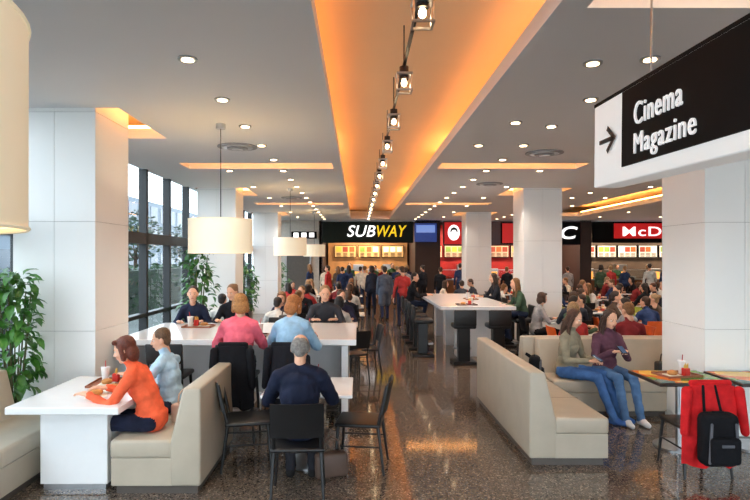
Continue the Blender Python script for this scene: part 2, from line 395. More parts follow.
b.box(-.07,.07,-.07,.07,0,.02,METAL,.004,1); b.box(-.07,.07,-.07,-.055,-.14,-.125,METAL);b.box(-.07,.07,.055,.07,-.14,-.125,METAL);b.box(-.07,-.055,-.07,.07,-.14,-.125,METAL);b.box(.055,.07,-.07,.07,-.14,-.125,METAL)
b.cyl((0,0,-.03),(0,0,.08),.04,BLACK); b.add(ell_geo((0,0,-.06),(.025,.025,.032)),BULB)
b.cyl((0,0,.08),(0,0,.44),.006,BLACK,n=8)
cage=b.mesh('spotlight_pendant')
for k in range(14):
    y=3.55+1.42*k; inst('spotlight_pendant',cage,(.40,y,3.58))
b=MB(); b.box(-.012,.012,3.0,23.5,3.66,3.685,BLACK); b.obj('lighting_track',(.40,0,0))
# ================================================================ FURNITURE
def booth_geo(L):
    b=MB()
    b.add(prism([(0,.07),(0,.9),(-.15,.9),(-.26,.44),(-.26,.07)],'y',0,L),BEIGE,None,True)
    b.box(-.77,-.24,.0,L,.30,.46,BEIGE,.03,3); b.box(-.76,-.24,.005,L-.005,.07,.305,BEIGE,.008,2)
    b.box(-.72,-.03,.03,L-.03,0,.08,KICK)
    n=max(1,round(L/.75))
    for i in range(1,n): b.box(-.773,-.2,L*i/n-.002,L*i/n+.002,.1,.462,mat('seam',(140,128,110),.7))
    return b
booth_geo(1.27).obj('booth_bench',(-1.33,4.83,0))
booth_geo(1.1).obj('booth_bench',(-3.62,5.66,0),pi)
booth_geo(2.45).obj('booth_bench',(1.65,7.95,0),pi)
booth_geo(3.6).obj('booth_bench',(6.05,7.95,0),pi/2)
booth_geo(3.6).obj('booth_bench',(2.3,8.0,0),-pi/2)
def ptable(x0,x1,y0,y1,h,px0,px1,py0,py1,name='pedestal_table'):
    b=MB(); b.box(x0,x1,y0,y1,h-.06,h,TABLEW,.006,1); b.box(px0,px1,py0,py1,.05,h-.06,TABLEW,.004,1); b.box(px0+.02,px1-.02,py0+.02,py1-.02,0,.05,METAL)
    return b.obj(name)
ptable(-2.95,-2.0,4.77,6.05,.75,-2.74,-2.16,4.93,5.85)
b=MB(); b.box(-2.84,-.02,6.66,8.4,.98,1.05,TABLEW,.006,1)
for x in(-2.78,-1.5,-.2): b.box(x,x+.08,6.85,8.2,0,.98,TABLEW,.004,1)
b.box(-2.7,-.2,7.5,7.54,.25,.98,TABLEW); b.obj('high_counter_table')
b=MB(); b.box(1.62,3.1,11.2,15.3,.98,1.05,TABLEW,.006,1)
for y in(11.6,13.1,14.7): b.box(2.0,2.72,y,y+.3,0,.98,TABLEW,.004,1)
b.obj('high_counter_table')
def smalltable(x,y,w=.72,d=.72,top=TABLEW,h=.75,name='cafe_table'):
    b=MB(); b.box(-w/2,w/2,-d/2,d/2,h-.03,h,top,.006,1); b.cyl((0,0,.02),(0,0,h-.03),.03,METAL); b.cyl((0,0,0),(0,0,.02),.24,METAL,n=28); b.cyl((0,0,.02),(0,0,.05),.06,METAL,rb=.03)
    b.box(-w/4,w/4,-.02,.02,h-.05,h-.03,METAL);return b.obj(name,(x,y,0))
smalltable(-.47,5.6,.84,.8)
def printtop():
    m=bpy.data.materials.new('printed_tabletop'); m.use_nodes=True; nt=m.node_tree; b=nt.nodes['Principled BSDF']
    tc=nt.nodes.new('ShaderNodeTexCoord'); v=nt.nodes.new('ShaderNodeTexVoronoi'); v.inputs['Scale'].default_value=4.2
    nt.links.new(tc.outputs['Object'],v.inputs['Vector']); s=nt.nodes.new('ShaderNodeSeparateColor'); nt.links.new(v.outputs['Color'],s.inputs[0])
    r=nt.nodes.new('ShaderNodeValToRGB'); r.color_ramp.interpolation='CONSTANT'; e=r.color_ramp
    e.elements[0].color=lin((120,160,60)); e.elements[1].position=.3; e.elements[1].color=lin((225,120,40))
    for p,c in((.5,(60,120,120)),(.68,(235,190,80)),(.85,(90,140,50))): x=e.elements.new(p);x.color=lin(c)
    nt.links.new(s.outputs[0],r.inputs[0]); nt.links.new(r.outputs[0],b.inputs['Base Color']); b.inputs['Roughness'].default_value=.2; b.inputs['Specular IOR Level'].default_value=.3
    return m
PT=printtop()
def ptop(x0,x1,y0,y1):
    b=MB(); w=(x1-x0)/2;d=(y1-y0)/2
    b.box(-w,w,-d,d,.71,.745,mat('table_edge_dark',(50,34,28),.4),.006,1); b.box(-w+.025,w-.025,-d+.025,d-.025,.745,.748,PT)
    b.cyl((0,0,.02),(0,0,.71),.035,METAL); b.cyl((0,0,0),(0,0,.02),.25,METAL,n=28); b.obj('printed_cafe_table',((x0+x1)/2,(y0+y1)/2,0))
ptop(3.02,3.78,5.72,6.4); ptop(3.83,4.6,5.70,6.35)
# chairs
def chair_mesh(m=BLACK,name='dining_chair'):
    b=MB(); 
    b.add(rbox_geo(.44,.43,.035,.015,3),m,Matrix.Translation((0,.0,.445)),True)
    for sx in(-1,1):
        b.add(cyl_geo((sx*.185,.18,.43),(sx*.215,.215,0),.017,.012,10),m); 
        b.add(cyl_geo((sx*.19,-.19,.45),(sx*.215,-.25,0),.017,.012,10),m); b.add(cyl_geo((sx*.19,-.19,.43),(sx*.20,-.275,.82),.017,.013,10),m)
        b.add(cyl_geo((sx*.2,.19,.25),(sx*.2,-.21,.25),.008,.008,8),m)
    V=[];F=[];n=10;rows=[(.56,-.222),(.64,-.238),(.76,-.262),(.845,-.28)]
    for t in(0,.014):
        for z,yy in rows:
            for i in range(n+1):
                u=-1+2*i/n; V.append(Vector((u*.215,yy-.03*(1-u*u)-t,z)))
    R=len(rows);N=(n+1)
    for k in range(R-1):
        for i in range(n):
            a=k*N+i; F.append([a,a+N,a+N+1,a+1]); c=a+R*N; F.append([c,c+1,c+N+1,c+N])
    for i in range(n): F.append([i,i+1,i+1+R*N,i+R*N]); a=(R-1)*N+i; F.append([a+1,a,a+R*N,a+1+R*N])
    for k in range(R-1):
        a=k*N; F.append([a,a+R*N,a+N+R*N,a+N]); a=k*N+n; F.append([a,a+N,a+N+R*N,a+R*N])
    b.add((V,F),m); return b.mesh(name)
CH=chair_mesh(); CHO=chair_mesh(mat('orange_plastic',(226,96,34),.4),'orange_chair'); CHG=chair_mesh(mat('lime_plastic',(170,180,60),.4),'lime_chair')
def chair(x,y,r,me=None): me=me or CH; return inst('dining_chair',me,(x,y,0),math.radians(r))
b=MB(); b.add(rbox_geo(.42,.4,.05,.02,3),BLACKL,Matrix.Translation((0,0,.70)),True)
for sx in(-1,1):
    for sy in(-1,1): b.add(cyl_geo((sx*.17,sy*.16,.69),(sx*.21,sy*.2,0),.017,.013,10),BLACK)
    b.add(cyl_geo((sx*.18,-.17,.69),(sx*.19,-.23,1.05),.016,.012,10),BLACK)
    b.add(cyl_geo((sx*.195,-.185,.28),(sx*.195,.185,.28),.009,.009,8),METAL)
b.add(cyl_geo((-.195,.185,.28),(.195,.185,.28),.011,.011,8),METAL); b.add(cyl_geo((-.195,-.185,.28),(.195,-.185,.28),.009,.009,8),METAL)
b.add(rbox_geo(.4,.025,.22,.011,3),BLACKL,Matrix.Translation((0,-.225,.96))@Matrix.Rotation(.13,4,'X'),True); ST=b.mesh('bar_stool')
b=MB(); b.add(rbox_geo(.42,.4,.09,.03,3),BLACKL,Matrix.Translation((0,0,.72)),True); b.add(rbox_geo(.42,.06,.3,.025,3),BLACKL,Matrix.Translation((0,-.19,.88)),True)
b.box(-.11,.11,-.1,.1,.06,.68,BLACK,.01,2); b.box(-.22,.22,-.22,.22,0,.06,BLACK,.015,2); b.box(-.17,.17,.1,.2,.25,.29,METAL,.005,1); ST2=b.mesh('pedestal_bar_stool')
for x,y,r in((1.32,11.7,-90),(1.32,12.6,-90),(1.32,13.5,-90),(1.32,14.5,-90),(2.0,10.85,0),(2.65,10.85,0),(3.4,11.8,90),(3.4,12.9,90),(3.4,14.0,90)): inst('bar_stool',ST2,(x,y,0),math.radians(r))
stools=[(-1.33,6.36,0),(-.76,6.36,0),(-2.1,6.42,0),(-2.5,8.75,180),(-1.9,8.75,180),(-1.2,8.75,180),(-.5,8.75,180)]
for x,y,r in stools: inst('bar_stool',ST,(x,y,0),math.radians(r))
# ================================================================ PEOPLE
FOLD=bpy.data.textures.new('cloth_folds','CLOUDS'); FOLD.noise_scale=.075; FOLD.noise_depth=1
def bake(parts,vox,sm=3,fold=0.0):
    V=[];F=[]
    for g in parts:
        o=len(V); V.extend([tuple(v) for v in g[0]]); F.extend([[i+o for i in f] for f in g[1]])
    me=bpy.data.meshes.new('tmp'); me.from_pydata(V,[],F); ob=bpy.data.objects.new('tmp',me); COL.objects.link(ob)
    r=ob.modifiers.new('r','REMESH'); r.mode='VOXEL'; r.voxel_size=vox
    s=ob.modifiers.new('s','SMOOTH'); s.factor=.5; s.iterations=sm
    if fold>0:
        d=ob.modifiers.new('d','DISPLACE'); d.texture=FOLD; d.strength=fold; d.mid_level=.5; d.texture_coords='LOCAL'
    bpy.context.view_layer.update()
    dg=bpy.context.evaluated_depsgraph_get(); ev=ob.evaluated_get(dg); m2=ev.to_mesh()
    VV=[v.co.copy() for v in m2.vertices]; FF=[list(p.vertices) for p in m2.polygons]
    ev.to_mesh_clear(); bpy.data.objects.remove(ob); bpy.data.meshes.remove(me)
    return VV,FF
_hc={}
def head_geo(det):
    k=('head',det)
    if k in _hc: return _hc[k]
    p=[ell_geo((0,-.01,.03),(.075,.092,.088)),ell_geo((0,.022,-.025),(.062,.068,.085)),ell_geo((0,.045,-.085),(.034,.032,.028)),
       rc_geo((0,.084,.012),(0,.100,-.024),.007,.011),rc_geo((-.034,.075,.027),(.034,.075,.027),.009,.009),
       rc_geo((0,-.015,-.05),(0,-.025,-.14),.050,.05)]
    for s in(-1,1): p+= [ell_geo((s*.077,-.008,-.008),(.010,.020,.032)),ell_geo((s*.035,.055,-.03),(.024,.024,.024)),ell_geo((s*.010,.092,-.026),(.009,.009,.008))]
    p.append(ell_geo((0,.080,-.056),(.022,.012,.010)))
    _hc[k]=bake(p,.005 if det else .012,2); return _hc[k]
def hair_geo(style,det):
    k=(style,det)
    if k in _hc: return _hc[k]
    base=[ell_geo((0,-.024,.044),(.084,.092,.086)),ell_geo((0,-.055,-.01),(.072,.05,.075))]
    if style=='short': p=base
    elif style=='bald': p=[ell_geo((0,-.050,.010),(.082,.060,.085)),ell_geo((.06,-.02,.005),(.026,.04,.055)),ell_geo((-.06,-.02,.005),(.026,.04,.055)),ell_geo((0,-.06,-.04),(.055,.04,.05))]
    elif style=='bob':
        p=base+[rc_geo((s*.066,.0,.05),(s*.078,.005,-.07),.026,.026) for s in(-1,1)]+[ell_geo((0,-.06,-.04),(.088,.056,.09)),rc_geo((-.05,.05,.09),(.05,.05,.09),.022,.022)]
    elif style=='long':
        p=base+[rc_geo((s*.066,-.005,.05),(s*.078,-.01,-.1),.025,.03) for s in(-1,1)]+[rc_geo((s*.078,-.01,-.1),(s*.085,.035,-.28),.03,.022) for s in(-1,1)]+[ell_geo((0,-.07,-.1),(.09,.05,.17))]
    elif style=='bun':
        p=base+[ell_geo((0,-.11,.06),(.04,.04,.04))]
    elif style=='pony':
        p=base+[rc_geo((0,-.11,.04),(0,-.13,-.14),.03,.018)]
    _hc[k]=bake(p,.006 if det else .013,2,.008 if det else 0); return _hc[k]
def hand_geo(det,curl):
    k=('hand',det,curl)
    if k in _hc: return _hc[k]
    p=[]
    xs_=[-.034,-.0115,.0115,.033]; ln=[.07,.078,.072,.056]
    for x,l in zip(xs_,ln):
        p.append(rc_geo((x*.55,-.01,0),(x,.08,0),.015,.0120,10,3))
        pos=Vector((x,.08,0)); a=.15+curl*.2; sx=x*2.2
        for fr,rr in((.45,.0086),(.3,.008),(.25,.007)):
            d=Vector((sx*1.4,math.cos(a),-math.sin(a))).normalized(); nx_=pos+d*l*fr; p.append(rc_geo(pos,nx_,rr,rr-.0006,8,3)); pos=nx_; a+=curl
    p.append(rc_geo((-.022,.02,-.004),(-.048,.05,-.014),.015,.011,10,3)); p.append(rc_geo((-.048,.05,-.014),(-.056,.082,-.022),.0105,.0085,10,3))
    p.append(rc_geo((0,-.05,0),(0,.0,0),.024,.024,10,3))
    _hc[k]=bake(p,.0038 if det else .0065,1); return _hc[k]
def ik(S,Tg,l1,l2,pole):
    d=Tg-S; D=d.length; mx=(l1+l2)*.995
    if D>mx: d=d*(mx/D); D=mx; Tg=S+d
    a=(l1*l1-l2*l2+D*D)/(2*D); h=math.sqrt(max(0,l1*l1-a*a)); n=d.normalized(); pl=(pole-n*pole.dot(n)).normalized()
    return S+n*a+pl*h,Tg
EYEW=mat('eye_white',(215,206,198),.3); EYED=mat('eye_iris',(50,34,24),.2); LIP=mat('lips',(182,100,92),.4); SHOE=cloth((30,28,28))
def person(name,x,y,rot,shirt,pants=(40,48,70),hair=(60,40,28),style='short',seat=None,lean=.12,hands=None,head=(0,0),sc=1.0,det=False,shoes=None,sk=(222,170,140),
           knee=.43,foot_z=.085,foot_y=None,walk=0.0,coat=False,bulk=0.0,female=False,curl=.35,spread=.10,short_sleeve=False,twist=0,collar=True):
    V3=Vector; SK=skin(sk); SHm=cloth(shirt); PA=cloth(pants); HR=hairm(hair); SO=cloth(shoes) if shoes else SHOE
    H=V3((0,0,(seat/sc+.095) if seat is not None else .94))
    sw=.148 if female else .178
    def dr(a): return V3((0,math.sin(a),math.cos(a)))
    a0=lean*.7;a1=lean*1.25
    R0=Matrix.Rotation(-a0,3,'X'); R1=Matrix.Rotation(twist,3,'Z')@Matrix.Rotation(-a1,3,'X')
    P1=H+dr(a0)*.20; u1=R1@V3((0,0,1)); P2=P1+u1*.27; N1=P2+u1*.09+R1@V3((0,.012,0)); HC=N1+(u1*.5+V3((0,0,1))*.5).normalized()*.115+R1@V3((0,.02,0))
    B=[];S=[]
    def L(label,a,b,ra,rb,dr_=True):
        S.append((label,V3(a),V3(b),(ra+rb)/2)); 
        if dr_: B.append(rc_geo(a,b,ra,rb,14,4))
    k=bulk
    B.append(ell_geo(H,(.168+k*.6,.125+k,.115),R0)); B.append(ell_geo(H+dr(a0)*.10,(.150+k,.118+k,.15),R0))
    B.append(ell_geo(P1+u1*.07,(.150+k,.115+k,.17),R1)); B.append(ell_geo(P1+u1*.17,(.15+k,.108+k,.11),R1))
    B.append(ell_geo(H+dr(a0)*.03,(.176+k,.136+k,.07),R0))
    if female:
        B.append(ell_geo(P1+u1*.10+R1@V3((0,.06,0)),(.115,.065,.075),R1))
    S.append(('shirt',H+dr(a0)*.0,P1,.14)); S.append(('shirt',P1,P2-u1*.01,.13))
    L('skin',P2+u1*.045,HC-V3((0,0,.05)),.050,.05); 
    B.append(rc_geo(P2-u1*.01,P2+u1*.035,.075,.055,14,4))
    hb=[]
    for s in(-1,1):
        SHo=P2+R1@V3((s*sw,0,-.045)); L('shirt',P2+R1@V3((s*.045,-.005,.012)),SHo,.052+k*.4,.060+k*.5)
        if hands and hands[0 if s<0 else 1] is not None: tg=V3(hands[0 if s<0 else 1])
        elif seat is None: tg=SHo+V3((s*.07,.07,-.53))
        else: tg=H+V3((s*.12,.32,.10))
        E,W=ik(SHo,tg,.285,.25,V3((s*.55,-.35,-.8)))
        L('shirt',SHo,E,.058+k*.5,.046+k*.5); L('skin' if short_sleeve else 'shirt',E,W,.043+(0 if short_sleeve else k*.4),.030 if short_sleeve else .035)
        fd=(W-E).normalized(); fd=V3((fd.x,fd.y,fd.z*.35)).normalized() if seat is not None or hands else fd
        zz=V3((0,0,1)) if abs(fd.z)<.8 else V3((s,0,0)); zz=(zz-fd*zz.dot(fd)).normalized(); xx=fd.cross(zz)
        M=Matrix((( xx.x,fd.x,zz.x,W.x),(xx.y,fd.y,zz.y,W.y),(xx.z,fd.z,zz.z,W.z),(0,0,0,1)))
        if s<0: M=M@Matrix.Diagonal((-1,1,1,1))
        hb.append((M@Matrix.Translation((0,.02,0)),s<0)); 
    for s in(-1,1):
        HJ=H+V3((s*.09,0,-.01))
        if seat is not None:
            K=H+V3((s*spread,knee,-.015)); fy=foot_y if foot_y is not None else knee+.02
            A=V3((s*spread,fy,foot_z)); 
            dv=A-K; A=K+dv.normalized()*min(dv.length,.51) if dv.length>.51 else A
        else:
            K=V3((s*.10,.03+s*walk*.5,.51)); A=V3((s*.10,s*walk-.02,.09+(.05 if s*walk<0 else 0)))
        L('pants',HJ,K,.088,.062); L('pants',K,A,.06,.046)
        if coat: L('shirt',HJ+V3((0,0,.05)),HJ.lerp(K,.85),.115,.12)
        L('shoes',A+V3((0,-.025,-.035)),A+V3((0,.14,-.052)),.042,.034); B.append(rc_geo(A+V3((0,-.03,-.045)),A+V3((0,.06,-.04)),.038,.044,12,4))
    g=bake(B,.011 if det else .022,4 if det else 2,.020 if det else .014)
    mb=MB(); order={'shirt':mb.mi(SHm),'skin':mb.mi(SK),'pants':mb.mi(PA),'shoes':mb.mi(SO)}
    segs=[(order[l],a,b-a,max(1e-9,(b-a).length_squared),r) for l,a,b,r in S]
    ms=[]
    GV=g[0]
    for f in g[1]:
        c=(GV[f[0]]+GV[f[2]])*.5; best=1e9;bi=0
        for l,a,d,d2,r in segs:
            t=(c-a).dot(d)/d2; t=0 if t<0 else (1 if t>1 else t); dd=(c-a-d*t).length-r
            if dd<best: best=dd;bi=l
        ms.append(bi)
    mb.add(g,ms)
    hy,hp=head; MH=Matrix.Translation(HC)@Matrix.Rotation(hy,4,'Z')@Matrix.Rotation(-hp,4,'X')
    mb.add(head_geo(det),SK,MH); 
    if style: mb.add(hair_geo(style,det),HR,MH)
    for s in(-1,1):
        mb.add(ell_geo((s*.031,.0675,.008),(.013,.013,.0065),None,12,8),EYEW,MH); mb.add(ell_geo((s*.031,.0785,.008),(.0062,.0030,.0058),None,10,6),EYED,MH)
        mb.add(rc_geo((s*.018,.0825,.028),(s*.046,.0735,.028),.0030,.0025,6,2),HR,MH)
    mb.add(ell_geo((0,.0885,-.056),(.020,.006,.006),None,12,6),LIP,MH)
    for M,fl in hb:
        G=hand_geo(det,curl); 
        if fl: G=(G[0],[f[::-1] for f in G[1]])
        mb.add(G,SK,M)
    o=mb.obj(name,(x,y,0),math.radians(rot)); o.scale=(sc,sc,sc); return o
# --- main figures
person('seated_woman',-1.84,5.14,88,(236,100,64),(28,32,52),(104,50,34),'bob',seat=.46,lean=.36,hands=((-.16,.50,.80),(.14,.48,.80)),head=(.1,.3),det=True,female=True,foot_y=.30)
person('seated_boy',-1.86,5.74,80,(176,206,226),(50,60,84),(104,76,52),'short',seat=.46,lean=.16,hands=((-.16,.42,.88),(.14,.42,.88)),head=(.5,.2),det=True,sc=.95,foot_y=.35)
person('seated_elderly_man',-.50,4.88,3,(26,32,52),(36,36,42),(126,122,118),'bald',seat=.46,lean=.22,hands=((-.2,.44,.80),(.2,.44,.80)),head=(0,.3),det=True,bulk=.03,foot_y=.36)
person('seated_woman',-1.33,6.36,5,(248,110,128),(36,36,44),(176,122,70),'bob',seat=.725,lean=.22,hands=((-.18,.42,1.09),(.16,.42,1.09)),head=(.2,.3),det=True,female=True,bulk=.025,foot_z=.37,foot_y=.3,knee=.40)
person('seated_woman',-.76,6.36,-6,(150,186,214),(40,40,50),(168,104,54),'bob',seat=.725,lean=.3,hands=((-.18,.44,1.09),(.16,.44,1.09)),head=(-.3,.35),det=True,female=True,bulk=.025,foot_z=.37,foot_y=.3,knee=.40)
person('seated_young_woman',2.70,7.42,-138,(140,132,112),(72,112,170),(72,46,32),'long',seat=.46,lean=.12,hands=((-.05,.34,.72),(.10,.34,.72)),head=(.25,.35),det=True,female=True,shoes=(70,110,180),knee=.46,foot_y=.66,foot_z=.085)
person('seated_young_woman',3.20,7.42,-172,(92,58,72),(84,118,160),(58,36,26),'long',seat=.46,lean=.14,hands=((-.07,.34,.84),(.10,.34,.84)),head=(.1,.3),det=True,female=True,shoes=(220,220,222),knee=.45,foot_y=.6,curl=.5)
for x,y,z,r in((2.96,7.07,.76,42),(3.22,6.97,.88,8)):
    b=MB(); b.add(rbox_geo(.075,.145,.01,.004,2),mat('phone_case',(40,40,44),.2),Matrix.Rotation(.5,4,'X'),False); b.add(rbox_geo(.065,.13,.002,.001,1),mat('phone_screen',(60,80,110),.1,em=.2),Matrix.Rotation(.5,4,'X')@Matrix.Translation((0,0,.006)),False); b.obj('mobile_phone',(x,y,z),math.radians(r))
SHC=[(30,32,40),(60,62,70),(120,40,44),(200,198,192),(44,60,96),(86,70,58),(24,24,28),(150,150,152),(70,90,70),(180,60,60),(40,40,60),(214,200,180),(96,120,150)]
HRC=[(40,28,22),(70,46,30),(30,24,22),(120,84,50),(58,40,30),(150,120,84)]
STY=['short','short','bob','long','pony','bun','short']
rr=random.Random(11)
def rp(x,y,rot,seat=.46,**k):
    st=rr.choice(STY)
    person('seated_person' if seat is not None else 'standing_person',x,y,rot+rr.uniform(-10,10),k.pop('shirt',rr.choice(SHC)),rr.choice([(40,48,70),(30,30,34),(60,70,96)]),k.pop('hair',rr.choice(HRC)),k.pop('style',st),seat=seat,female=st in('bob','long','pony','bun'),
      lean=k.pop('lean',rr.uniform(.08,.35)),head=(rr.uniform(-.5,.5),rr.uniform(0,.35)),sc=rr.uniform(.94,1.03),**k)
hs=((-.17,.42,1.09),(.17,.42,1.09))
rp(-2.5,8.75,180,.725,shirt=(34,40,62),style='short',hair=(60,44,36),hands=hs,foot_z=.37,foot_y=.3,knee=.4)
rp(-1.9,8.75,180,.725,shirt=(30,30,36),hands=hs,foot_z=.37,foot_y=.3,knee=.4)
rp(-.5,8.75,180,.725,shirt=(60,60,66),hands=hs,foot_z=.37,foot_y=.3,knee=.4)
hl=((-.17,.42,.80),(.17,.42,.80))
LT=[(-1.5,10.9),(-.35,10.9),(-2.6,11.4),(-1.3,12.8),(-.2,12.9),(-1.3,14.9),(-.2,14.9),(-2.0,16.9),(-.6,16.9),(-1.6,19.0),(-.2,19.1)]
RT=[(4.1,9.7),(4.1,11.4),(5.5,11.3),(5.7,13.4),(4.4,15.9),(5.9,15.6),(7.4,15.2),(7.3,17.4),(5.7,18.0),(9.0,17.6),(3.2,18.2),(9.3,20.3),(7.0,20.4),(5.3,19.9)]
for i,(x,y) in enumerate(LT):
    smalltable(x,y,.7,.7)
    for s in(-1,1):
        chair(x,y+s*.52,0 if s<0 else 180)
        if rr.random()<.85: rp(x,y+s*.54,0 if s<0 else 180,.462,hands=hl)
for i,(x,y) in enumerate(RT):
    smalltable(x,y,.7,.7)
    cm=CHO if i in(0,2,4) else (CHG if i in(3,) else CH)
    for s in(-1,1):
        chair(x+s*.56,y,90 if s>0 else -90,cm)
        if rr.random()<.95: rp(x+s*.56,y,90 if s>0 else -90,.462,hands=hl)
    if i>0 and (i%2==0 or i in(1,5,9)):
        chair(x,y-.58,0,cm); rp(x,y-.58,0,.462,hands=hl)
for x,y,r in((3.4,11.8,90),(3.4,14.0,90),(1.32,14.5,-90)): rp(x,y,r,.765,hands=hs,foot_z=.34,foot_y=.3,knee=.4)
for x in(3.2,4.0,4.75): rp(x,8.4,0,.462,lean=.1)
chair(-.50,4.82,3); chair(.02,5.5,82); chair(-1.06,5.55,-80); chair(.12,9.85,100); chair(-.1,9.3,20)
chair(3.17,5.42,0)
person('standing_man',.86,18.3,8,(86,98,116),(44,56,88),(60,44,34),'short',walk=.12,coat=True,lean=.02,bulk=.02)
person('standing_woman',.48,19.6,-5,(40,44,58),(30,34,50),(52,36,28),'bob',walk=-.1,lean=.02,female=True)
for x,y,r in((-1.35,23.6,0),(-.85,24.2,10),(-.4,23.4,-30),(.1,24.3,0),(.55,23.3,40),(1.05,24.2,0),(1.6,23.6,-20),(2.1,24.3,0),(4.3,24,0),(5.3,24.2,20),(6.6,23.9,0),(7.7,24.1,0),(10.6,24.0,0),(11.3,24.2,0),(12.1,23.8,0),(13,24.2,0),(1.55,20.7,160),(1.3,16.6,10),(-1.1,21.4,70),
             (-.6,22.4,20),(.25,22.2,-10),(1.9,22.6,0),(2.6,22.9,30),(3.1,21.6,-20),(-1.9,22.8,60),(5.9,22.6,0),(8.6,23.4,10),(9.6,22.6,-30),(11.6,22.7,0),(12.7,22.4,20)):
    rp(x,y,r,None,lean=.03,walk=rr.uniform(-.1,.1))
for x,r in((-.4,180),(.8,180),(1.6,180),(12.2,180),(5.6,180)): rp(x,27.0,r,None,lean=.1,shirt=(60,90,60))
# ================================================================ COATS & BAGS
def drape(name,x,y,rot,w,zt,zb,color,depth=.05):
    b=MB();m=cloth(color);n=22;rows=14;V=[];F=[]
    for side in(0,1):
        for k in range(rows+1):
            z=zt+(zb-zt)*k/rows
            for i in range(n+1):
                u=-1+2*i/n; wf=w/2*(.86+.16*k/rows); f=.018*math.sin(u*9+k*.25)*(k/rows)+.012*math.sin(u*17)*(k/rows)
                yy=-.275-(.03*(1-u*u))-f-(depth*(1-u**4)*math.sin(pi*min(1,.15+.8*k/rows)) if side else -.0)
                V.append(Vector((u*wf,yy,z+.02*math.sin(u*6+1)*(k/rows)-(.03*abs(u)**3 if k<3 else 0))))
    N=n+1;Q=N*(rows+1)
    for k in range(rows):
        for i in range(n):
            a=k*N+i; F.append([a,a+1,a+N+1,a+N]); c=a+Q; F.append([c,c+N,c+N+1,c+1])
    for i in range(n): F.append([i,i+Q,i+1+Q,i+1]); a=rows*N+i; F.append([a,a+1,a+1+Q,a+Q])
    for k in range(rows): a=k*N; F.append([a,a+N,a+N+Q,a+Q]); a=k*N+n; F.append([a,a+Q,a+N+Q,a+N])
    b.add((V,F),m)
    for s in(-1,1): b.add(rc_geo((s*w*.43,-.31,zt-.06),(s*w*.50,-.34,zt-.42),.045,.035,12,4),m)
    b.add(rc_geo((-w*.3,-.27,zt+.005),(w*.3,-.27,zt+.005),.03,.03,12,4),m)
    return b.obj(name,(x,y,0),math.radians(rot))
drape('draped_coat',-1.33,6.36,0,.44,1.07,.40,(22,22,26)); drape('draped_coat',-.76,6.36,-4,.40,1.07,.46,(26,26,32))
drape('red_jacket',3.17,5.42,0,.54,.87,.14,(206,34,38),.07)
def backpack(x,y,z,rot,c=(22,22,26),s=1.0,hang=False):
    b=MB();m=cloth(c); b.add(rbox_geo(.3*s,.16*s,.44*s,.06*s,4),m,Matrix.Translation((0,0,.22*s)),True); b.add(rbox_geo(.24*s,.07*s,.22*s,.03*s,3),m,Matrix.Translation((0,-.1*s,.15*s)),True)
    b.add(rc_geo((-.04*s,0,.44*s),(.04*s,0,.44*s),.012,.012,8,3),m)
    for q2 in(-1,1): b.add(rc_geo((q2*.1*s,-.085*s,.36*s),(q2*.12*s,-.09*s,.05*s),.012,.012,8,3),mat('strap_grey',(90,90,96),.7))
    for q2 in(-1,1): b.add(rc_geo((q2*.07*s,.07*s,.43*s),(q2*.05*s,.12*s,.66 if hang else .46*s),.012,.012,8,3),m)
    b.add(rbox_geo(.1*s,.01,.025,.003,1),mat('strap_grey',(90,90,96),.7),Matrix.Translation((0,-.138*s,.2*s)),False)
    return b.obj('backpack',(x,y,z),math.radians(rot))
backpack(3.12,4.96,.2,0,(20,20,24),1.05,True)
backpack(2.13,6.9,.47,70,(20,20,24),.8)
def handbag(x,y,z,rot,c,s=1):
    b=MB();m=mat('bag_%d'%c[0],c,.5,var=.1,bump=.1); b.add(rbox_geo(.3*s,.13*s,.22*s,.03*s,3),m,Matrix.Translation((0,0,.11*s)),True); pts=[(-.09*s,.22*s),(-.07*s,.32*s),(0,.36*s),(.07*s,.32*s),(.09*s,.22*s)]
    for a,c2 in zip(pts[:-1],pts[1:]): b.add(rc_geo((a[0],0,a[1]),(c2[0],0,c2[1]),.008,.008,8,2),m)
    return b.obj('handbag',(x,y,z),math.radians(rot))
handbag(3.98,7.4,.465,10,(30,26,26),.9)
handbag(-1.66,5.42,.465,70,(196,170,150),.8); handbag(-.25,5.25,.0,20,(90,70,60)); handbag(-1.0,8.0,1.05,10,(60,50,48),.7)
# ================================================================ TABLE ITEMS
def tray(x,y,z,rot,c=(150,60,40)):
    b=MB(); b.box(-.2,.2,-.14,.14,0,.008,mat('tray_%d'%c[0],c,.4),.003,1)
    for a in((-.2,-.19,-.14,.14),(.19,.2,-.14,.14),(-.2,.2,-.14,-.13),(-.2,.2,.13,.14)): b.box(*a,.0,.022,mat('tray_%d'%c[0],c,.4))
    b.cyl((.1,.05,.008),(.1,.05,.14),.03,mat('paper_cup',(236,232,226),.5),rb=.04); b.cyl((.1,.05,.14),(.1,.05,.147),.043,mat('cup_lid',(250,250,250),.3)); b.cyl((.105,.05,.147),(.115,.055,.21),.004,mat('straw',(200,30,30),.4),n=8)
    b.add(ell_geo((-.07,-.02,.035),(.055,.05,.03)),mat('bread_bun',(196,134,70),.6)); b.box(-.14,0,-.09,.05,.008,.016,mat('wrapper',(240,236,220),.7),.002,1)
    b.box(.02,.08,-.1,-.04,.008,.09,mat('fries_box',(200,40,30),.5),.004,1)
    for k in range(6): b.box(.025+.009*k,.031+.009*k,-.075,-.069,.08,.12+.01*(k%3),mat('fries',(232,190,90),.6))
    b.obj('food_tray',(x,y,z),math.radians(rot))
tray(-2.5,5.7,.75,95,(150,90,60)); tray(-.5,5.55,.75,0); tray(-1.3,6.95,1.05,0,(90,60,50)); tray(-.7,6.98,1.05,8); tray(-2.2,7.9,1.05,180); tray(3.4,6.1,.748,10); 
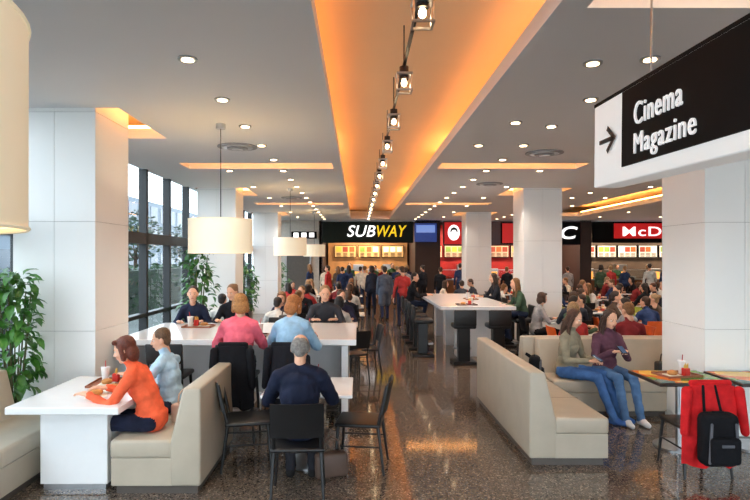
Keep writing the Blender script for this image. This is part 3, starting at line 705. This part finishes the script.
def napkin(x,y,z,rot):
    b=MB(); b.box(-.09,.09,-.09,.09,0,.004,mat('wrapper',(240,236,220),.7)); b.add(ell_geo((0,0,.03),(.06,.045,.028)),mat('pastry',(206,140,70),.6)); b.obj('pastry_on_napkin',(x,y,z),math.radians(rot))
napkin(-2.38,5.2,.75,20); napkin(-2.32,5.42,.75,60)
tray(2.2,11.6,1.05,0,(90,60,50)); tray(2.6,13.2,1.05,90)
for x,y in LT+RT: tray(x,y+.1,.75,0,(120,70,50))
# ================================================================ PLANTS
def plant(x,y,z,h,w,n,seed,leafl=.16,c=(52,104,38)):
    r=random.Random(seed); b=MB(); lm=mat('leaf_green_%d'%c[0],c,.4,var=.4,scale=6); 
    b.cyl((0,0,0),(0,0,.42),.16,mat('planter_grey',(120,112,104),.5),rb=.2,n=28); b.cyl((0,0,.40),(0,0,.425),.185,mat('soil',(50,36,26),.9),n=28)
    for k in range(9):
        a=2*pi*k/9; b.add(rc_geo((.04*math.cos(a),.04*math.sin(a),.4),(w*.45*math.cos(a),w*.45*math.sin(a),h*r.uniform(.7,.95)),.012,.005,6,2),mat('stem_brown',(84,84,46),.7))
    for i in range(n):
        t=r.random(); zz=.45+(h-.45)*t; rad=w*.5*math.sqrt(r.random())*(.55+.9*math.sin(pi*min(1,t*.9+.08))); a=r.random()*2*pi
        base=Vector((rad*math.cos(a),rad*math.sin(a),zz)); M=Matrix.Translation(base)@Matrix.Rotation(a-pi/2+r.uniform(-.7,.7),4,'Z')@Matrix.Rotation(r.uniform(-.9,.7),4,'X')@Matrix.Rotation(r.uniform(-.4,.4),4,'Y')
        l=leafl*r.uniform(.7,1.2); wd=l*.27
        V=[Vector((0,0,0))]+[v for f,ww,dz in((.25,.8,.01),(.55,1,.0),(.82,.6,-.03)) for v in(Vector((-wd*ww,l*f,dz+.012)),Vector((0,l*f,dz)),Vector((wd*ww,l*f,dz+.012)))]+[Vector((0,l,-.06))]
        F=[[0,2,1],[0,3,2],[1,2,5,4],[2,3,6,5],[4,5,8,7],[5,6,9,8],[7,8,10],[8,9,10]]
        b.add((V,F),lm,M)
    return b.obj('potted_plant',(x,y,z))
plant(-3.56,5.93,0,1.84,.34,300,1,.15,(66,120,42)); plant(-3.45,12.3,0,2.2,.5,260,2,.18); plant(-3.3,22.6,0,1.9,.8,220,3,.2); plant(-3.45,17.5,0,1.8,.55,220,5,.2)
# ================================================================ OUTSIDE
b=MB(); b.add(([Vector((-90,-40,-.15)),Vector((60,-40,-.15)),Vector((60,110,-.15)),Vector((-90,110,-.15))],[[0,1,2,3]]),mat('outdoor_paving',(82,88,86),.9,var=.2,scale=.5),None,False); b.obj('outdoor_ground')
def tree(x,y,s,seed):
    r=random.Random(seed); b=MB(); b.cyl((0,0,-.15),(0,0,2.6*s),.16*s,mat('bark',(70,58,50),.9),rb=.09*s); lm=mat('tree_leaf',(34,58,40),.6,var=.4,scale=2)
    for k in range(6): a=2*pi*k/6; b.add(rc_geo((0,0,1.8*s),(1.1*s*math.cos(a),1.1*s*math.sin(a),3.2*s),.05*s,.02*s,6,2),mat('bark',(84,70,58),.9))
    for i in range(900):
        d=Vector((r.gauss(0,1),r.gauss(0,1),r.gauss(0,1))).normalized()*(r.random()**.4); c=Vector((d.x*1.7*s,d.y*1.7*s,3.4*s+d.z*1.7*s)); R=Matrix.Translation(c)@Matrix.Rotation(r.random()*6,4,'Z')@Matrix.Rotation(r.random()*3,4,'X'); q3=.14*s
        b.add(([Vector((-q3,0,0)),Vector((0,-q3*.6,0)),Vector((q3,0,0)),Vector((0,q3*.6,0))],[[0,1,2,3]]),lm,R,False)
    b.obj('outdoor_tree',(x,y,0))
for i,(x,y,s_) in enumerate(((-12.5,28,.8),(-14,36,1.0),(-13,43,.9),(-18,38,1.0))): tree(x,y,s_,i)
r_h=random.Random(5); b=MB(); b.box(-9.6,-8.6,8,46,-.15,1.5,mat('hedge_core',(24,40,28),.9))
for i in range(3800):
    c=Vector((r_h.uniform(-9.7,-8.5),r_h.uniform(8,46),r_h.uniform(0,1.75))); R=Matrix.Translation(c)@Matrix.Rotation(r_h.random()*6,4,'Z')@Matrix.Rotation(r_h.random()*3,4,'X')
    b.add(([Vector((-.12,0,0)),Vector((0,-.07,0)),Vector((.12,0,0)),Vector((0,.07,0))],[[0,1,2,3]]),mat('hedge_leaf',(38,64,40),.7,var=.4,scale=2),R,False)
b.obj('outdoor_hedge')
b=MB(); b.box(-50,-24,30,95,-.15,8.5,mat('far_building',(96,108,120),.6)); 
for k in range(20):
    for j in range(3): b.box(-24.03,-23.95,31+k*3.2,33.2+k*3.2,.8+j*2.7,2.6+j*2.7,mat('far_window',(50,66,82),.2))
for k in range(8):
    for j in range(3): b.box(-49+k*3.1,-47+k*3.1,29.95,30.03,.8+j*2.7,2.6+j*2.7,mat('far_window',(50,66,82),.2))
b.obj('office_building')
# ================================================================ LIGHT / WORLD
w=bpy.data.worlds.new('World'); scene.world=w; w.use_nodes=True; nt=w.node_tree; bg=nt.nodes['Background']
tc=nt.nodes.new('ShaderNodeTexCoord'); sp=nt.nodes.new('ShaderNodeSeparateXYZ'); nt.links.new(tc.outputs['Generated'],sp.inputs[0])
r_=nt.nodes.new('ShaderNodeValToRGB'); r_.color_ramp.elements[0].position=0.0; r_.color_ramp.elements[0].color=(.87,.93,1,1); r_.color_ramp.elements[1].position=.6; r_.color_ramp.elements[1].color=(.80,.89,1,1)
nt.links.new(sp.outputs['Z'],r_.inputs[0]); nt.links.new(r_.outputs[0],bg.inputs['Color']); bg.inputs['Strength'].default_value=4.8
scene.view_settings.view_transform='Standard'; scene.view_settings.exposure=0.35
# ================================================================ CAMERA
cd=bpy.data.cameras.new('Camera'); cam=bpy.data.objects.new('Camera',cd); COL.objects.link(cam); scene.camera=cam
cam.location=(0,0,2.0); cam.rotation_euler=(pi/2,0,0); cd.sensor_width=36; cd.lens=572/750*36; cd.shift_x=17/750; cd.shift_y=8/750; cd.clip_start=.05; cd.clip_end=300
